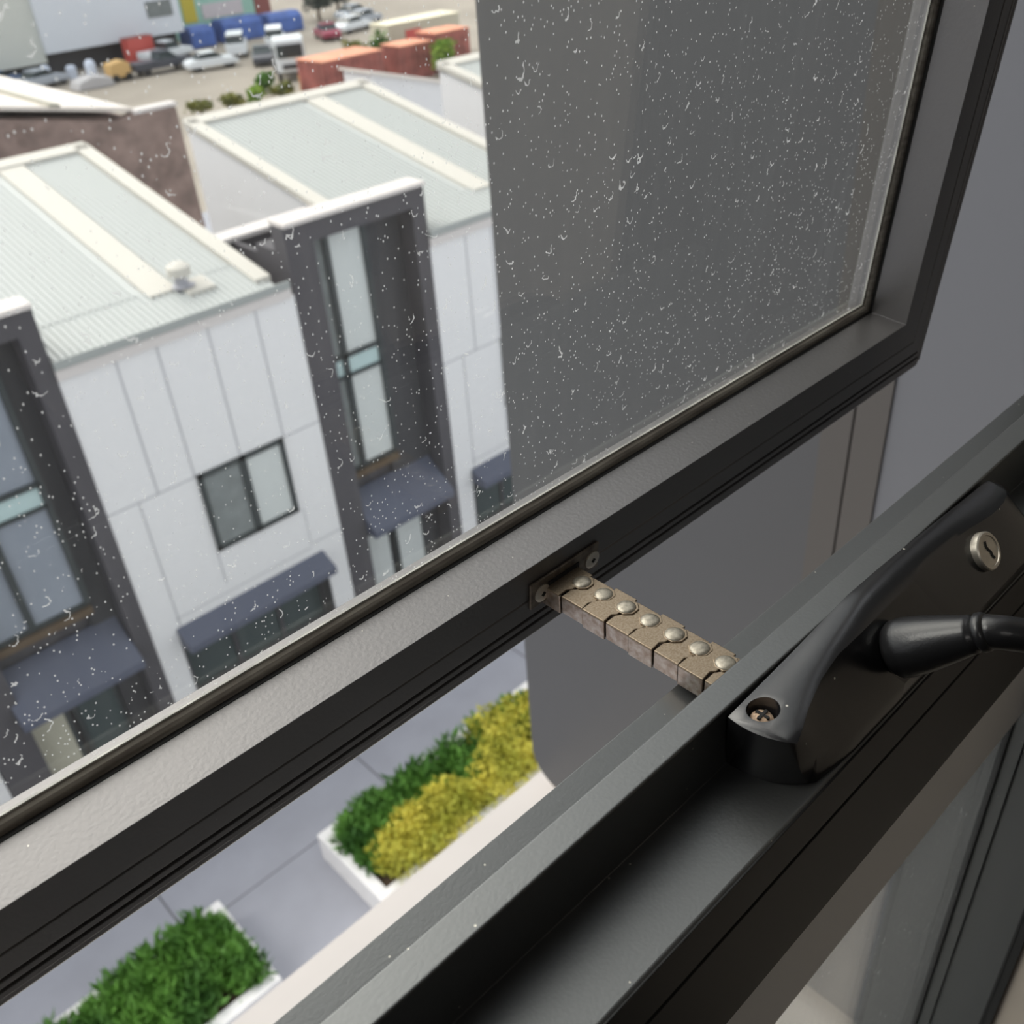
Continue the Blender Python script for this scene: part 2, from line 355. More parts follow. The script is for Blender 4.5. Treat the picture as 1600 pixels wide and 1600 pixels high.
# ------------------------------------------------------------------ chain winder
wd = empty('window_winder', (0.32, 0.125, -0.2998), 'glossy black chain winder with folding crank handle mounted on the sill of the frame', 'window winder')
wl = Vector(wd.location)
def WD(o, par=None):
    if par is None: o.parent = wd; o.location = -wl
    else: o.parent = par
    return o
BT = [(0.2205, -0.2690), (0.2400, -0.2672), (0.2594, -0.2655), (0.2800, -0.2630), (0.3026, -0.2606), (0.3280, -0.2612), (0.3536, -0.2628), (0.3880, -0.2652), (0.4150, -0.2672), (0.4336, -0.2684)]
TF = [(0.2250, 0.1125, -0.2672), (0.2312, 0.1145, -0.2660), (0.2404, 0.1180, -0.2652), (0.2550, 0.1222, -0.2645), (0.2710, 0.1243, -0.2632), (0.2880, 0.1240, -0.2628), (0.3040, 0.1245, -0.2628), (0.3270, 0.1252, -0.2638), (0.3530, 0.1270, -0.2648), (0.3822, 0.1268, -0.2660), (0.4013, 0.1240, -0.2666), (0.4159, 0.1236, -0.2668), (0.4260, 0.1262, -0.2672)]
CR = [(0.2430, 0.1131), (0.2643, 0.1092), (0.3018, 0.1082), (0.3651, 0.1068), (0.4109, 0.1068), (0.4330, 0.1070)]
BS = [(0.2407, 0.1105), (0.2621, 0.1082), (0.3069, 0.1080), (0.3741, 0.1078), (0.4072, 0.1078), (0.4370, 0.1080)]
def lerp(tab, x):
    if x <= tab[0][0]: return tab[0][1:]
    for a, b in zip(tab, tab[1:]):
        if x <= b[0]:
            t = (x - a[0]) / (b[0] - a[0]); return tuple(p + (q - p) * t for p, q in zip(a[1:], b[1:]))
    return tab[-1][1:]
NB = 26
top, cre, bas = [], [], []
for i in range(NB + 1):                      # back edge, left to right
    s = i / NB; x = 0.2205 + s * (0.4336 - 0.2205); z = lerp(BT, x)[0]
    top.append((x, 0.1390, z)); cre.append((x + 0.003, 0.1406, -0.290)); bas.append((x + 0.005, 0.1409, -0.2998))
for (x, y, z) in ((0.4345, 0.1350, -0.2684), (0.4330, 0.1310, -0.2682), (0.4300, 0.1280, -0.2678)):   # right end
    top.append((x, y, z)); cre.append((x + 0.008, y - 0.006, -0.290)); bas.append((x + 0.0105, y - 0.008, -0.2998))
for i in range(NB + 1):                      # front edge, right to left
    s = 1 - i / NB; x = 0.2250 + s * (0.4260 - 0.2250); y, z = lerp(TF, x)
    xc = 0.2430 + s * (0.4330 - 0.2430); xb = 0.2407 + s * (0.4370 - 0.2407)
    top.append((x, y, z)); cre.append((xc, lerp(CR, xc)[0], -0.290)); bas.append((xb, lerp(BS, xb)[0], -0.2998))
NE = 9
def arc3(P0, P1, P2, t): return tuple(a * (1 - t) ** 2 + b * 2 * t * (1 - t) + c_ * t * t for a, b, c_ in zip(P0, P1, P2))
for t_, b_ in [(arc3((0.2250, 0.1125, -0.2672), (0.2170, 0.1250, -0.2680), (0.2205, 0.1390, -0.2690), k / (NE + 1)), arc3((0.2407, 0.1105), (0.2250, 0.1200), (0.2255, 0.1409), k / (NE + 1))) for k in range(1, NE + 1)]:
    top.append(t_); cre.append(((t_[0] + 2 * b_[0]) / 3, (t_[1] + 2 * b_[1]) / 3, -0.290)); bas.append((*b_, -0.2998))
n = len(top); nf0 = NB + 1 + 3
b_ = MB(); vs = top + cre + bas; fs = []
for i in range(n):
    j = (i + 1) % n
    fs.append((i, j, n + j, n + i)); fs.append((n + i, n + j, 2 * n + j, 2 * n + i))
mid0 = 3 * n; NC = 5; rows = []
for i in range(NB + 1):
    A_, B_ = Vector(top[i]), Vector(top[nf0 + NB - i]); row = [i]
    for k in range(1, NC):
        t = k / NC; p = A_.lerp(B_, t); p.z += 0.0013 * math.sin(math.pi * t); row.append(len(vs)); vs = vs + [tuple(p)]
    row.append(nf0 + NB - i); rows.append(row)
for i in range(NB):
    for k in range(NC): fs.append((rows[i][k], rows[i + 1][k], rows[i + 1][k + 1], rows[i][k + 1]))
fs.append(tuple([NB, NB + 1, NB + 2, NB + 3] + rows[NB][::-1][:-1])); fs.append(tuple(rows[0][::-1][:-1] [0:0] + [nf0 + NB + k for k in range(0, NE + 1)] + rows[0][:-1]))
fs.append(tuple(range(2 * n, 3 * n)))
b_.add(vs, fs)
body = b_.build('body', BLK)
# screw well cut into the left end of the cover
ct = MB(); ct.lathe((0.2302, 0.1305, -0.2860), (0, 0, 1), [(0, 0.0052), (0.0135, 0.0052), (0.0185, 0.0062), (0.024, 0.0062)], 40)
cut = ct.build('cutter', BLK)
bo = body.modifiers.new('b', 'BOOLEAN'); bo.operation = 'DIFFERENCE'; bo.object = cut; bo.solver = 'EXACT'
bv = body.modifiers.new('v', 'BEVEL'); bv.width = 0.0016; bv.segments = 4; bv.limit_method = 'ANGLE'; bv.angle_limit = math.radians(28)
dg = bpy.context.evaluated_depsgraph_get(); dg.update()
nm = bpy.data.meshes.new_from_object(body.evaluated_get(dg)); body.modifiers.clear(); body.data = nm
nm.polygons.foreach_set('use_smooth', [True] * len(nm.polygons)); nm.set_sharp_from_angle(angle=math.radians(50))
cm = cut.data; bpy.data.objects.remove(cut); bpy.data.meshes.remove(cm)
WD(body)
s_ = MB(); s_.lathe((0.2302, 0.1305, -0.2885), (0, 0, 1), [(0, 0.0050), (0.0150, 0.0050), (0.0175, 0.0042), (0.0190, 0.0020), (0.0193, 0.0001)], 28)
sc_ = WD(s_.build('screw', RUST, smooth=True))
s_ = MB(); s_.box((0.2302 - 0.0028, 0.1305 - 0.0006, -0.2713), (0.2302 + 0.0028, 0.1305 + 0.0006, -0.2689)); s_.box((0.2302 - 0.0006, 0.1305 - 0.0028, -0.2713), (0.2302 + 0.0006, 0.1305 + 0.0028, -0.2690))
cs_ = s_.build('cross_slot', DARKH); cs_.parent = sc_
# key lock on the sloping front face
KC = Vector((0.3878, 0.1173, -0.2753)); KN = Vector((0, -0.815, 0.58)).normalized(); KU = Vector((0, 0.58, 0.815)).normalized(); KR = Vector((1, 0, 0))
s_ = MB(); s_.lathe(KC - KN * 0.002, KN, [(0, 0.0090), (0.0034, 0.0090), (0.0040, 0.0084), (0.0040, 0.0072), (0.0036, 0.0070), (0.0037, 0.0001)], 40)
kl = WD(s_.build('key_lock', NICK, smooth=True))
def onk(u, v, h=0.0018): return KC + KR * u + KU * v + KN * h
path = [(-0.0004, 0.0048), (-0.0012, 0.0026), (-0.0006, 0.0008), (0.0006, -0.0008), (0.0004, -0.0026), (0.0014, -0.0046)]
s_ = MB()
for (a, b) in zip(path, path[1:]):
    w = 0.0007
    A = [onk(a[0] - w, a[1]), onk(a[0] + w, a[1]), onk(b[0] + w, b[1]), onk(b[0] - w, b[1])]
    s_.prism(A, KN * 0.0002)
kh = s_.build('keyhole', DARKH); kh.parent = kl
# crank: a hub on the front face, then the folded arm running off to the right
H0 = Vector((0.3010, 0.1160, -0.2762)); H1 = Vector((0.3085, 0.0880, -0.2552)); HA = (H1 - H0); HL = HA.length
s_ = MB(); s_.lathe(H0 - HA.normalized() * 0.001, HA, [(0, 0.0080), (0.0012, 0.0102), (0.0035, 0.0118), (0.008, 0.0122), (0.016, 0.0112), (0.026, 0.0093), (HL - 0.003, 0.0078), (HL - 0.0012, 0.0076), (HL - 0.0008, 0.0068), (HL + 0.0004, 0.0068)], 36)
hub = WD(s_.build('crank_hub', HANDM, smooth='all'))
s_ = MB(); s_.lathe(H1 - HA.normalized() * 0.0005, HA, [(0, 0.0070), (0.001, 0.0078), (0.0030, 0.0076), (0.0042, 0.0064)], 32)
col_ = s_.build('collar', HANDM, smooth='all'); col_.parent = hub
A0 = H1 + HA.normalized() * 0.0028
pts = [A0 - HA.normalized() * 0.003, A0, Vector((0.3130, 0.0800, -0.2535)), Vector((0.3190, 0.0730, -0.2550)), Vector((0.3290, 0.0620, -0.2580)), Vector((0.3420, 0.0480, -0.2620)), Vector((0.3520, 0.0370, -0.2650)), Vector((0.3555, 0.0332, -0.2660))]
s_ = MB(); s_.tube(pts, [0.0062, 0.0066, 0.0066, 0.0065, 0.0064, 0.0064, 0.006, 0.004], 24)
arm = WD(s_.build('crank_arm', HANDM, smooth='all'))
s_ = MB(); s_.tube([Vector((0.352, 0.037, -0.262)), Vector((0.354, 0.034, -0.245)), Vector((0.355, 0.033, -0.230))], [0.0085, 0.0095, 0.0075], 20)
kn_ = s_.build('crank_knob', HANDM, smooth='all'); kn_.parent = arm
# chain: riveted U links from the bracket into the winder
RX = 0.2542; RY = [0.2445, 0.2310, 0.2174, 0.2038, 0.1902, 0.1768, 0.1637, 0.1500]
ZT = -0.2815; ZBm = -0.2914; XL, XR = 0.2408, 0.2608
def octo(cx, cy, r, z0, z1, mb, mi=0):
    p = [(cx + r * math.cos(math.pi / 8 + k * math.pi / 4), cy + r * math.sin(math.pi / 8 + k * math.pi / 4), z0) for k in range(8)]
    mb.prism(p, (0, 0, z1 - z0), mi)
first = None
pairs = list(zip([0.2580] + RY, RY))
for k, (ya, yb) in enumerate(pairs):        # from the sash (larger Y) to the frame
    outer = (k % 2 == 0)
    w = 0.0007 if outer else 0.0
    mb = MB()
    y0, y1 = yb - 0.0006, ya + 0.0002
    zt = ZT + (0.0006 if outer else 0)
    # channel: top plate with a stepped tongue, left side, right side
    wide = [(XL - w, y1 - 0.0012), (XL - w, y0 + 0.0022), (XL + 0.0052, y0 + 0.0022), (XL + 0.0070, y0 + 0.0004), (XR + w, y0 + 0.0004), (XR + w, y1 - 0.0012), (XL + 0.0075, y1 - 0.0012)]
    if k: wide = [(XL - w, y1 + 0.0003), (XL - w, y0 + 0.0016), (XL + 0.0052, y0 + 0.0022), (XL + 0.0070, y0 + 0.0004), (XR + w, y0 + 0.0004), (XR + w, y1 - 0.0014), (XL + 0.0085, y1 - 0.0014), (XL + 0.0065, y1 + 0.0003)]
    mb.prism([(x, y, zt - 0.0012) for x, y in wide], (0, 0, 0.0012))
    mb.box((XL - w, y0 + 0.0016, ZBm - w * 0.6), (XL - w + 0.0012, y1 + 0.0004, zt - 0.0008), 1)
    mb.box((XR + w - 0.0012, y0 + 0.0010, ZBm), (XR + w, y1 - 0.0010, zt - 0.0008), 1)
    mb.box((XL + 0.0006, y0 + 0.0012, ZBm + 0.0002), (XR - 0.0006, y1 - 0.0014, ZBm + 0.0014), 1)
    if k < 8: octo(RX + 0.0005, yb, 0.0056, zt - 0.0008, zt + 0.0001, mb)
    if outer and k: octo(RX + 0.0005, ya, 0.0054, zt - 0.0009, zt + 0.0002, mb)
    lk = WD(mb.build('chain_link', [STEEL, STEELS], bevel=0.00035))
    rv = MB(); zr = ZT + 0.0007
    rv.lathe((RX, yb, zr - 0.001), (0, 0, 1), [(0, 0.0044), (0.0009, 0.0045), (0.0014, 0.0041), (0.0018, 0.0030), (0.0020, 0.0016), (0.00205, 0.0001)], 26)
    r_ = rv.build('rivet', RIV, smooth='all'); r_.parent = lk

# ------------------------------------------------------------------ outside of our own building
FINM = mat('dark_grey_cladding', (0.064, 0.065, 0.068), 0.42, var=0.02, vscale=3)
PANEL = mat('blue_grey_cladding', (0.125, 0.130, 0.142), 0.4)
POST = mat('bronze_grey_post', (0.070, 0.064, 0.058), 0.4)
LEDG = mat('off_white_render', (0.46, 0.44, 0.42), 0.8, var=0.04, vscale=3)
CAPM = mat('tan_sealant', (0.45, 0.33, 0.24), 0.8)
XF = 1.2
fin = empty('blade_wall', (XF + 0.08, 0.75, -2.12), kind='structure')
fl = Vector(fin.location)
def FN(o): o.parent = fin; o.location = -fl; return o
Yo, Zb, Rr, FT = 1.363, -2.115, 0.10, 0.46
outl = [(0.17, Zb), (Yo - Rr, Zb)] + [(Yo - Rr + Rr * math.sin(a), Zb + Rr - Rr * math.cos(a)) for a in [math.radians(10 * k) for k in range(1, 10)]] + [(Yo, FT), (0.17, FT)]
m_ = MB(); m_.prism([(XF, y, z) for y, z in outl], (0.16, 0, 0)); FN(m_.build('cladding_panel', FINM, bevel=0.003))
o2 = [(0.17, Zb - 0.02), (Yo - Rr, Zb - 0.02)] + [(Yo - Rr + (Rr + .012) * math.sin(a), Zb + Rr - (Rr + .02) * math.cos(a)) for a in [math.radians(10 * k) for k in range(1, 9)]] + [(Yo - Rr, Zb + Rr)]
m_ = MB(); m_.prism([(XF + 0.01, y, z) for y, z in o2], (0.14, 0, 0)); FN(m_.build('base_seal', CAPM))
m_ = MB(); m_.box((XF - 0.012, 0.5305, Zb), (XF - 0.0005, 0.5795, FT)); m_.box((XF - 0.012, 0.583, Zb), (XF - 0.0005, 0.6305, FT)); FN(m_.build('cover_strip', POST))
m_ = MB(); m_.box((XF - 0.008, 0.172, Zb), (XF - 0.0005, 0.5300, FT)); FN(m_.build('inner_panel', PANEL))
struct(bx('wall_outside', (XW + 0.15, 0.0, -4.5), (XF + 0.16, 0.168, 1.6), FINM))
struct(bx('ledge', (-4.0, 0.171, -2.45), (XF + 0.5, 1.402, -2.195), LEDG))
struct(bx('wall_below', (-4.0, 0.02, -13.6), (XF + 3.5, 0.171, -2.2), LEDG))

# ------------------------------------------------------------------ courtyard and yard
GZ = -13.6
PAVE = mat('blue_grey_paving', (0.33, 0.34, 0.38), 0.7, var=0.05, vscale=1.2)
YARD = mat('dusty_bitumen_yard', (0.32, 0.285, 0.24), 0.9, var=0.12, vscale=0.12)
WPL = mat('white_planter_render', (0.80, 0.79, 0.78), 0.7, var=0.03, vscale=4)
SOIL = mat('soil', (0.08, 0.055, 0.035), 0.95, var=0.4, vscale=20)
struct(bx('ground', (-200, 0.17, GZ - 0.3), (300, 46, GZ), PAVE))
struct(bx('ground', (-200, 46, GZ - 0.3), (300, 340, GZ), YARD))
m_ = MB()
for y in (4.0, 6.0, 8.0, 10.4, 12.0): m_.box((-8, y, GZ), (20, y + 0.02, GZ + 0.004))
for x in (-2.3, 1.7, 5.7, 9.7): m_.box((x, 0.3, GZ), (x + 0.03, 13.0, GZ + 0.004))
struct(m_.build('trim_1', mat('paving_joint', (0.14, 0.14, 0.15), 0.9)))

def planter(x0, x1, y0, y1, zt, label):
    t = empty('planter_box', ((x0 + x1) / 2, (y0 + y1) / 2, GZ), label, 'planter', 'white planter boxes in the courtyard')
    c = Vector(t.location); w = 0.2; mb = MB()
    def q(a, b): mb.box(Vector(a) - c, Vector(b) - c)
    q((x0, y0, GZ), (x1, y0 + w, zt)); q((x0, y1 - w, GZ), (x1, y1, zt)); q((x0, y0 + w, GZ), (x0 + w, y1 - w, zt)); q((x1 - w, y0 + w, GZ), (x1, y1 - w, zt))
    mb.build('box', WPL, t, bevel=0.015)
    mb = MB(); mb.box(Vector((x0 + w, y0 + w, GZ)) - c, Vector((x1 - w, y1 - w, zt - 0.12)) - c); mb.build('soil', SOIL, t)
planter(4.02, 11.5, 8.24, 10.05, -13.0, 'white planter box with yellow and green shrubs beside the grey wall')
planter(-6.0, 2.27, 8.36, 10.17, -13.0, 'white planter box filled with dark green grassy plants, lower left')

def leafmat(name, a, b):
    m = mat(name, a, 0.6, var=0.3, vscale=1.6, col2=b); return m
G1 = leafmat('dark_green_leaves', (0.05, 0.145, 0.025), (0.15, 0.34, 0.055))
G2 = leafmat('yellow_leaves', (0.36, 0.38, 0.04), (0.74, 0.66, 0.10))
G3 = leafmat('olive_leaves', (0.10, 0.13, 0.03), (0.34, 0.33, 0.06))
G4 = leafmat('bright_green_leaves', (0.12, 0.26, 0.03), (0.35, 0.50, 0.06))
def foliage(name, m, pts, blade, label, cat, n_per, lean=0.6, wid=0.22):
    mb = MB()
    for (x, y, z, r, h) in pts:
        for _ in range(n_per):
            a = random.uniform(0, 6.283); d = r * math.sqrt(random.random()); px, py = x + d * math.cos(a), y + d * math.sin(a)
            pz = z + h * random.random() * (1 - (d / r) ** 2 * 0.6)
            L_ = blade * random.uniform(0.6, 1.3)
            dv = Vector((random.uniform(-1, 1) * lean, random.uniform(-1, 1) * lean, random.uniform(0.3, 1))).normalized()
            sd = dv.cross(Vector((random.uniform(-1, 1), random.uniform(-1, 1), random.uniform(-.3, .3)))).normalized() * L_ * wid
            p = Vector((px, py, pz)); tip = p + dv * L_
            nrm = dv.cross(sd).normalized() * L_ * 0.08
            mb.add([p, p + dv * L_ * .45 + sd, tip, p + dv * L_ * .45 - sd, p + dv * L_ * .45 + nrm], [(0, 1, 4), (1, 2, 4), (2, 3, 4), (3, 0, 4)])
    o = mb.build(name, m); tag(o, label, cat, kind='stuff'); return o
pp = [(random.uniform(-0.6, 2.0), random.uniform(8.7, 9.95), -13.1, 0.3, 0.28) for _ in range(110)] + [(2.02 - .05 * random.random(), 8.65 + 0.12 * k, -13.1, 0.16, 0.25) for k in range(10)]
foliage('grass_planting', G1, pp, 0.24, 'dark green grassy plants filling the lower left white planter', 'plants', 70, wid=0.13)
pp = [(random.uniform(4.35, 8.6), random.uniform(9.15, 9.85), -13.1, 0.26, 0.30) for _ in range(80)] + [(random.uniform(4.3, 4.9), random.uniform(8.9, 9.8), -13.1, 0.22, 0.2) for _ in range(22)]
foliage('groundcover_planting', G1, pp, 0.22, 'dark green groundcover at the back of the planter with yellow shrubs', 'plants', 65, wid=0.15)
pp = []
for _ in range(85):
    x = random.uniform(4.55, 9.2); pp.append((x, random.uniform(8.3, 9.05 + 0.30 * min(1, max(0, (x - 4.5) / 4))), -13.0, 0.30, 0.42 + 0.16 * (x > 6.8)))
for _ in range(14): pp.append((random.uniform(7.0, 8.8), random.uniform(9.1, 9.75), -12.95, 0.28, 0.5))
foliage('yellow_shrub_planting', G2, pp, 0.09, 'feathery yellow green shrubs overflowing the front of the white planter', 'plants', 180, lean=1.0, wid=0.25)

# ------------------------------------------------------------------ townhouses across the courtyard
WHT = mat('white_cladding', (0.79, 0.785, 0.79), 0.7)
JNT = mat('panel_joint', (0.50, 0.50, 0.52), 0.9)
TOW = mat('charcoal_cladding', (0.066, 0.061, 0.070), 0.65, var=0.08, vscale=0.8)
TREV = mat('dark_charcoal_lining', (0.045, 0.044, 0.05), 0.6)
ROOF = mat('pale_corrugated_roof', (0.49, 0.51, 0.50), 0.5)
FLSH = mat('cream_flashing', (0.57, 0.545, 0.49), 0.6)
CAP = mat('pinkish_white_capping', (0.66, 0.61, 0.58), 0.6)
GUT = mat('grey_gutter', (0.34, 0.36, 0.35), 0.6)
FASC = mat('pale_fascia', (0.66, 0.62, 0.60), 0.6)
HOODM = mat('blue_grey_metal_hood', (0.085, 0.095, 0.14), 0.5)
WFR = mat('dark_window_frame', (0.03, 0.038, 0.04), 0.5)
BLIND = mat('pale_blind', (0.60, 0.63, 0.62), 0.8)
BLINDY = mat('cream_blind', (0.50, 0.48, 0.38), 0.8)
BLINDG = mat('grey_curtain', (0.20, 0.22, 0.22), 0.8, var=0.1, vscale=4)
REFLB = mat('blue_grey_painted_reflection', (0.26, 0.29, 0.34), 0.7, var=0.06, vscale=1)  # left tower glass, its blue-grey reflection painted as an opaque colour
SPAN = mat('pale_teal_spandrel', (0.48, 0.62, 0.62), 0.4)
GDOOR = mat('dark_green_glass_door', (0.045, 0.065, 0.065), 0.25)
BRWN = mat('brown_soffit', (0.10, 0.065, 0.035), 0.7)
VENTM = mat('galvanised_vent', (0.38, 0.38, 0.42), 0.5)
FY = 14.0
def RZ(y): return -5.60 + 0.205 * (y - FY)
def townhouse(x0, label, variant, vent_x, roof=(-0.92, 3.80)):
    """x0: left edge of the white bay; its charcoal tower stands to the left of it (x0-2.96 .. x0)"""
    t = empty('townhouse', (x0, FY + 3, GZ), label, 'building', 'row of white and charcoal townhouses')
    c = Vector(t.location)
    class Q(MB):
        def b(s, a, b, mi=0): return s.box(Vector(a) - c, Vector(b) - c, mi)
        def p(s, pts, d, mi=0): return s.prism([Vector(p) - c for p in pts], d, mi)
        def l(s, p0, *a, **k): return s.lathe(Vector(p0) - c, *a, **k)
    x1 = x0 + 4.09
    tl, tr = x0 - 2.96, x0
    # white bay wall, as one L-shaped body, with an opening for the garage
    q = Q(); q.b((x0, FY, GZ), (x0 + 0.47, 20.3, -10.95)); q.b((x0 + 3.58, FY, GZ), (x1, 15.4, -10.95)); q.b((x0, FY, -10.95), (x1, 15.4, -5.85)); q.b((x0, 15.4, -10.95), (x0 + 3.78, 20.3, -5.85)); q.b((x0 + 0.47, FY + 0.9, GZ), (x0 + 3.58, 20.3, -10.95))
    q.b((x0 + roof[0] + 0.02, 16.26, GZ), (x0, 20.62, -5.85))
    q.p([(x0 + roof[0] + 0.02, 14.9, -5.86), (x0 + roof[0] + 0.02, 20.62, -5.86), (x0 + roof[0] + 0.02, 20.62, RZ(20.62) - 0.1), (x0 + roof[0] + 0.05, 14.9, RZ(14.9) - 0.1)], (0.2, 0, 0))
    wall = q.build('wall', WHT, t)
    q = Q(); e = 0.006
    for dx in (0.87, 1.54, 2.42, 3.30): q.b((x0 + dx, FY - e, -8.27), (x0 + dx + 0.035, FY + 0.01, -5.8))
    q.b((x0, FY - e, -8.29), (x1, FY + 0.01, -8.26)); q.b((x0 + 0.53, FY - e, -10.95), (x0 + 0.56, FY + 0.01, -8.29))
    q.b((x0 + 1.55, FY - e, -10.55), (x0 + 1.58, FY + 0.01, -9.85)); q.b((x0 + 3.38, FY - e, -10.70), (x0 + 3.40, FY + 0.01, -9.85)); q.b((x0 + 3.45, FY - e, -10.70), (x1, FY + 0.01, -10.67)); q.b((x0 + 0.5, FY - e, -10.76), (x0 + 3.4, FY + 0.01, -10.74))
    j = q.build('panel_joints', JNT); j.parent = wall
    # upper window
    wx = x0 + 1.58
    q = Q(); a0, a1, b0, b1 = wx, wx + 1.70, -9.84, -8.26; f = 0.09
    q.b((a0, FY - 0.05, b0), (a1, FY + 0.02, b0 + f)); q.b((a0, FY - 0.05, b1 - f), (a1, FY + 0.02, b1)); q.b((a0, FY - 0.05, b0), (a0 + f, FY + 0.02, b1)); q.b((a1 - f, FY - 0.05, b0), (a1, FY + 0.02, b1)); q.b((a0 + 0.79, FY - 0.05, b0), (a0 + 0.92, FY + 0.02, b1))
    w_ = q.build('window', WFR, t)
    q = Q(); q.b((a0 + f, FY - 0.012, b0 + f), (a0 + 0.80, FY + 0.01, b1 - f)); o = q.build('pane', BLINDG); o.parent = w_
    q = Q(); q.b((a0 + 0.90, FY - 0.012, b0 + f), (a1 - f, FY + 0.01, b1 - f)); o = q.build('pane', BLIND); o.parent = w_
    # garage hood and door
    q = Q(); g0, g1 = x0 + 0.45, x0 + 3.60
    q.p([(g0, FY + 0.02, -10.93), (g0, FY - 0.42, -11.14), (g0, FY - 0.42, -11.30), (g0, FY + 0.02, -11.30)], (g1 - g0, 0, 0)); q.build('hood', HOODM, t, bevel=0.02)
    q = Q(); q.b((g0 + 0.02, FY + 0.35, GZ), (g1 - 0.02, FY + 0.42, -11.05)); gd = q.build('garage_door', GDOOR, t)
    q = Q()
    for k in range(4): q.b((g0 + 0.05 + k * 1.0, FY + 0.30, GZ), (g0 + 0.13 + k * 1.0, FY + 0.36, -11.1))
    q.b((g0 + .02, FY + 0.31, -11.75), (g1 - .02, FY + 0.355, -11.68)); q.b((g0 + .02, FY + 0.31, -12.75), (g1 - .02, FY + 0.355, -12.68)); o = q.build('door_rails', TREV); o.parent = gd
    for ga in (g0, g1 - 0.03):
        q = Q(); q.b((ga, FY - 0.02, GZ), (ga + 0.03, FY + 0.9, -11.0)); q.build('garage_reveal', TREV, t)
    # roof with ribbed sheets, flashing strips, gutter
    r0, r1 = x0 + roof[0], x0 + roof[1]
    ra = max(r0, x0 + 0.02)
    def slab(q, xa, xb, ya, yb, up, th): q.p([(xa, ya, RZ(ya) + up), (xa, yb, RZ(yb) + up), (xa, yb, RZ(yb) + up - th), (xa, ya, RZ(ya) + up - th)], (xb - xa, 0, 0))
    q = Q(); slab(q, ra, x1 + (0 if roof[1] > 4 else -0.3), 13.95, 14.95, 0, 0.10); slab(q, r0, r1, 14.95, 20.6, 0, 0.10)
    def ribs(q, xa, xb, ya, yb):
        k = int((xb - xa) / 0.105)
        for i in range(k):
            x = xa + 0.02 + i * 0.105; pr = [(x, 0.001), (x + 0.012, 0.040), (x + 0.040, 0.040), (x + 0.052, 0.001)]
            q.p([(px, ya, RZ(ya) + pz) for px, pz in pr], (0, yb - ya, RZ(yb) - RZ(ya)))
    ribs(q, ra, x1 - 0.32, 13.96, 14.95); ribs(q, r0 + 0.25, r0 + 2.84, 14.95, 20.35); ribs(q, r0 + 3.40, r1 - 0.27, 14.95, 20.35)
    rf = q.build('roof', ROOF, t)
    q = Q(); slab(q, r0 - 0.06, r0 + 0.24, 15.0, 20.6, 0.09, 0.12); slab(q, r1 - 0.26, r1 + 0.03, 14.2, 20.6, 0.09, 0.12); slab(q, r0, r1, 20.35, 20.7, 0.09, 0.2); slab(q, r0 + 2.88, r0 + 3.36, 14.75, 20.5, 0.06, 0.1)
    o = q.build('flashing', FLSH); o.parent = rf
    q = Q(); q.p([(x0, FY - 0.10, -5.55), (x0, FY - 0.10, -5.68), (x0, FY + 0.02, -5.68), (x0, FY + 0.02, -5.63), (x0, FY - 0.07, -5.63), (x0, FY - 0.07, -5.55)], (4.0, 0, 0)); gt = q.build('gutter', GUT, t)
    q = Q(); q.b((x0, FY - 0.06, -5.86), (x0 + 4.02, FY + 0.06, -5.70)); q.build('fascia', FASC, t)
    if vent_x is not None:
        vy = 14.75; q = Q(); q.l((vent_x, vy, RZ(vy) - 0.05), (0, 0, 1), [(0, 0.11), (0.30, 0.11)], seg=20); q.l((vent_x + .02, vy, RZ(vy) + 0.0), (0, 0, 1), [(0.07, 0.2), (0.09, 0.14)], seg=16); v = q.build('roof_vent', VENTM, t, smooth=True)
        q = Q(); q.l((vent_x, vy, RZ(vy) + 0.25), (0, 0, 1), [(0, 0.19), (0.14, 0.19), (0.20, 0.10), (0.21, 0.001)], seg=20); o = q.build('vent_cap', FLSH, smooth=True); o.parent = v
        q = Q(); slab(q, vent_x - 0.05, vent_x + 0.42, 14.45, 14.85, 0.085, 0.1); o = q.build('flashing', FLSH); o.parent = v
    # charcoal tower: outer frame as an arch of box sections, dark recess, tall window, entry hood and doors
    yf = FY - 0.02; T = -4.72
    w0, w1 = tl + 0.60, tl + 1.69     # window strip
    if variant == 'wide': w0, w1 = tl + 0.72, tl + 2.24
    q = Q(); q.b((tl, yf, GZ), (w0 - 0.06, yf + 0.38, T - 0.36)); q.b((tr - 0.30, yf, GZ), (tr, yf + 0.38, T - 0.36)); q.b((tl, yf, T - 0.36), (tr, yf + 0.38, T)); q.b((tl, yf + 0.38, GZ), (w0 - 0.06, yf + 0.6, T - 0.45)); q.b((tr - 0.30, yf + 0.38, GZ), (tr, yf + 0.6, T - 0.45)); q.b((tl, yf + 0.6, GZ), (tr, yf + 1.0, T - 0.45)); q.b((w0 - .06, yf + 0.56, GZ), (tr - .3, yf + 0.6, T - 0.45)); q.b((tl - 0.0, yf + 1.0, GZ), (tr, 16.2, -5.55))
    q.b((tl - 0.20, 15.9, GZ), (tl + 1.9, 16.25, -5.30)) ; q.b((tl + 0.01, 14.6, GZ), (tl + 0.1, 16.0, -5.32))
    tw = q.build('tower', TOW, t)
    q = Q(); q.b((tl + .05, 15.84, -5.32), (tl + 1.9, 16.3, -5.24)); q.b((tl - 0.20, 15.84, -5.32), (tl + .06, 16.3, -5.24)); o = q.build('parapet_capping', FASC); o.parent = tw
    q = Q(); q.b((tl - 0.005, yf - 0.07, T), (tr - 0.001, yf + 0.42, T + 0.07)); o = q.build('tower_capping', CAP); o.parent = tw
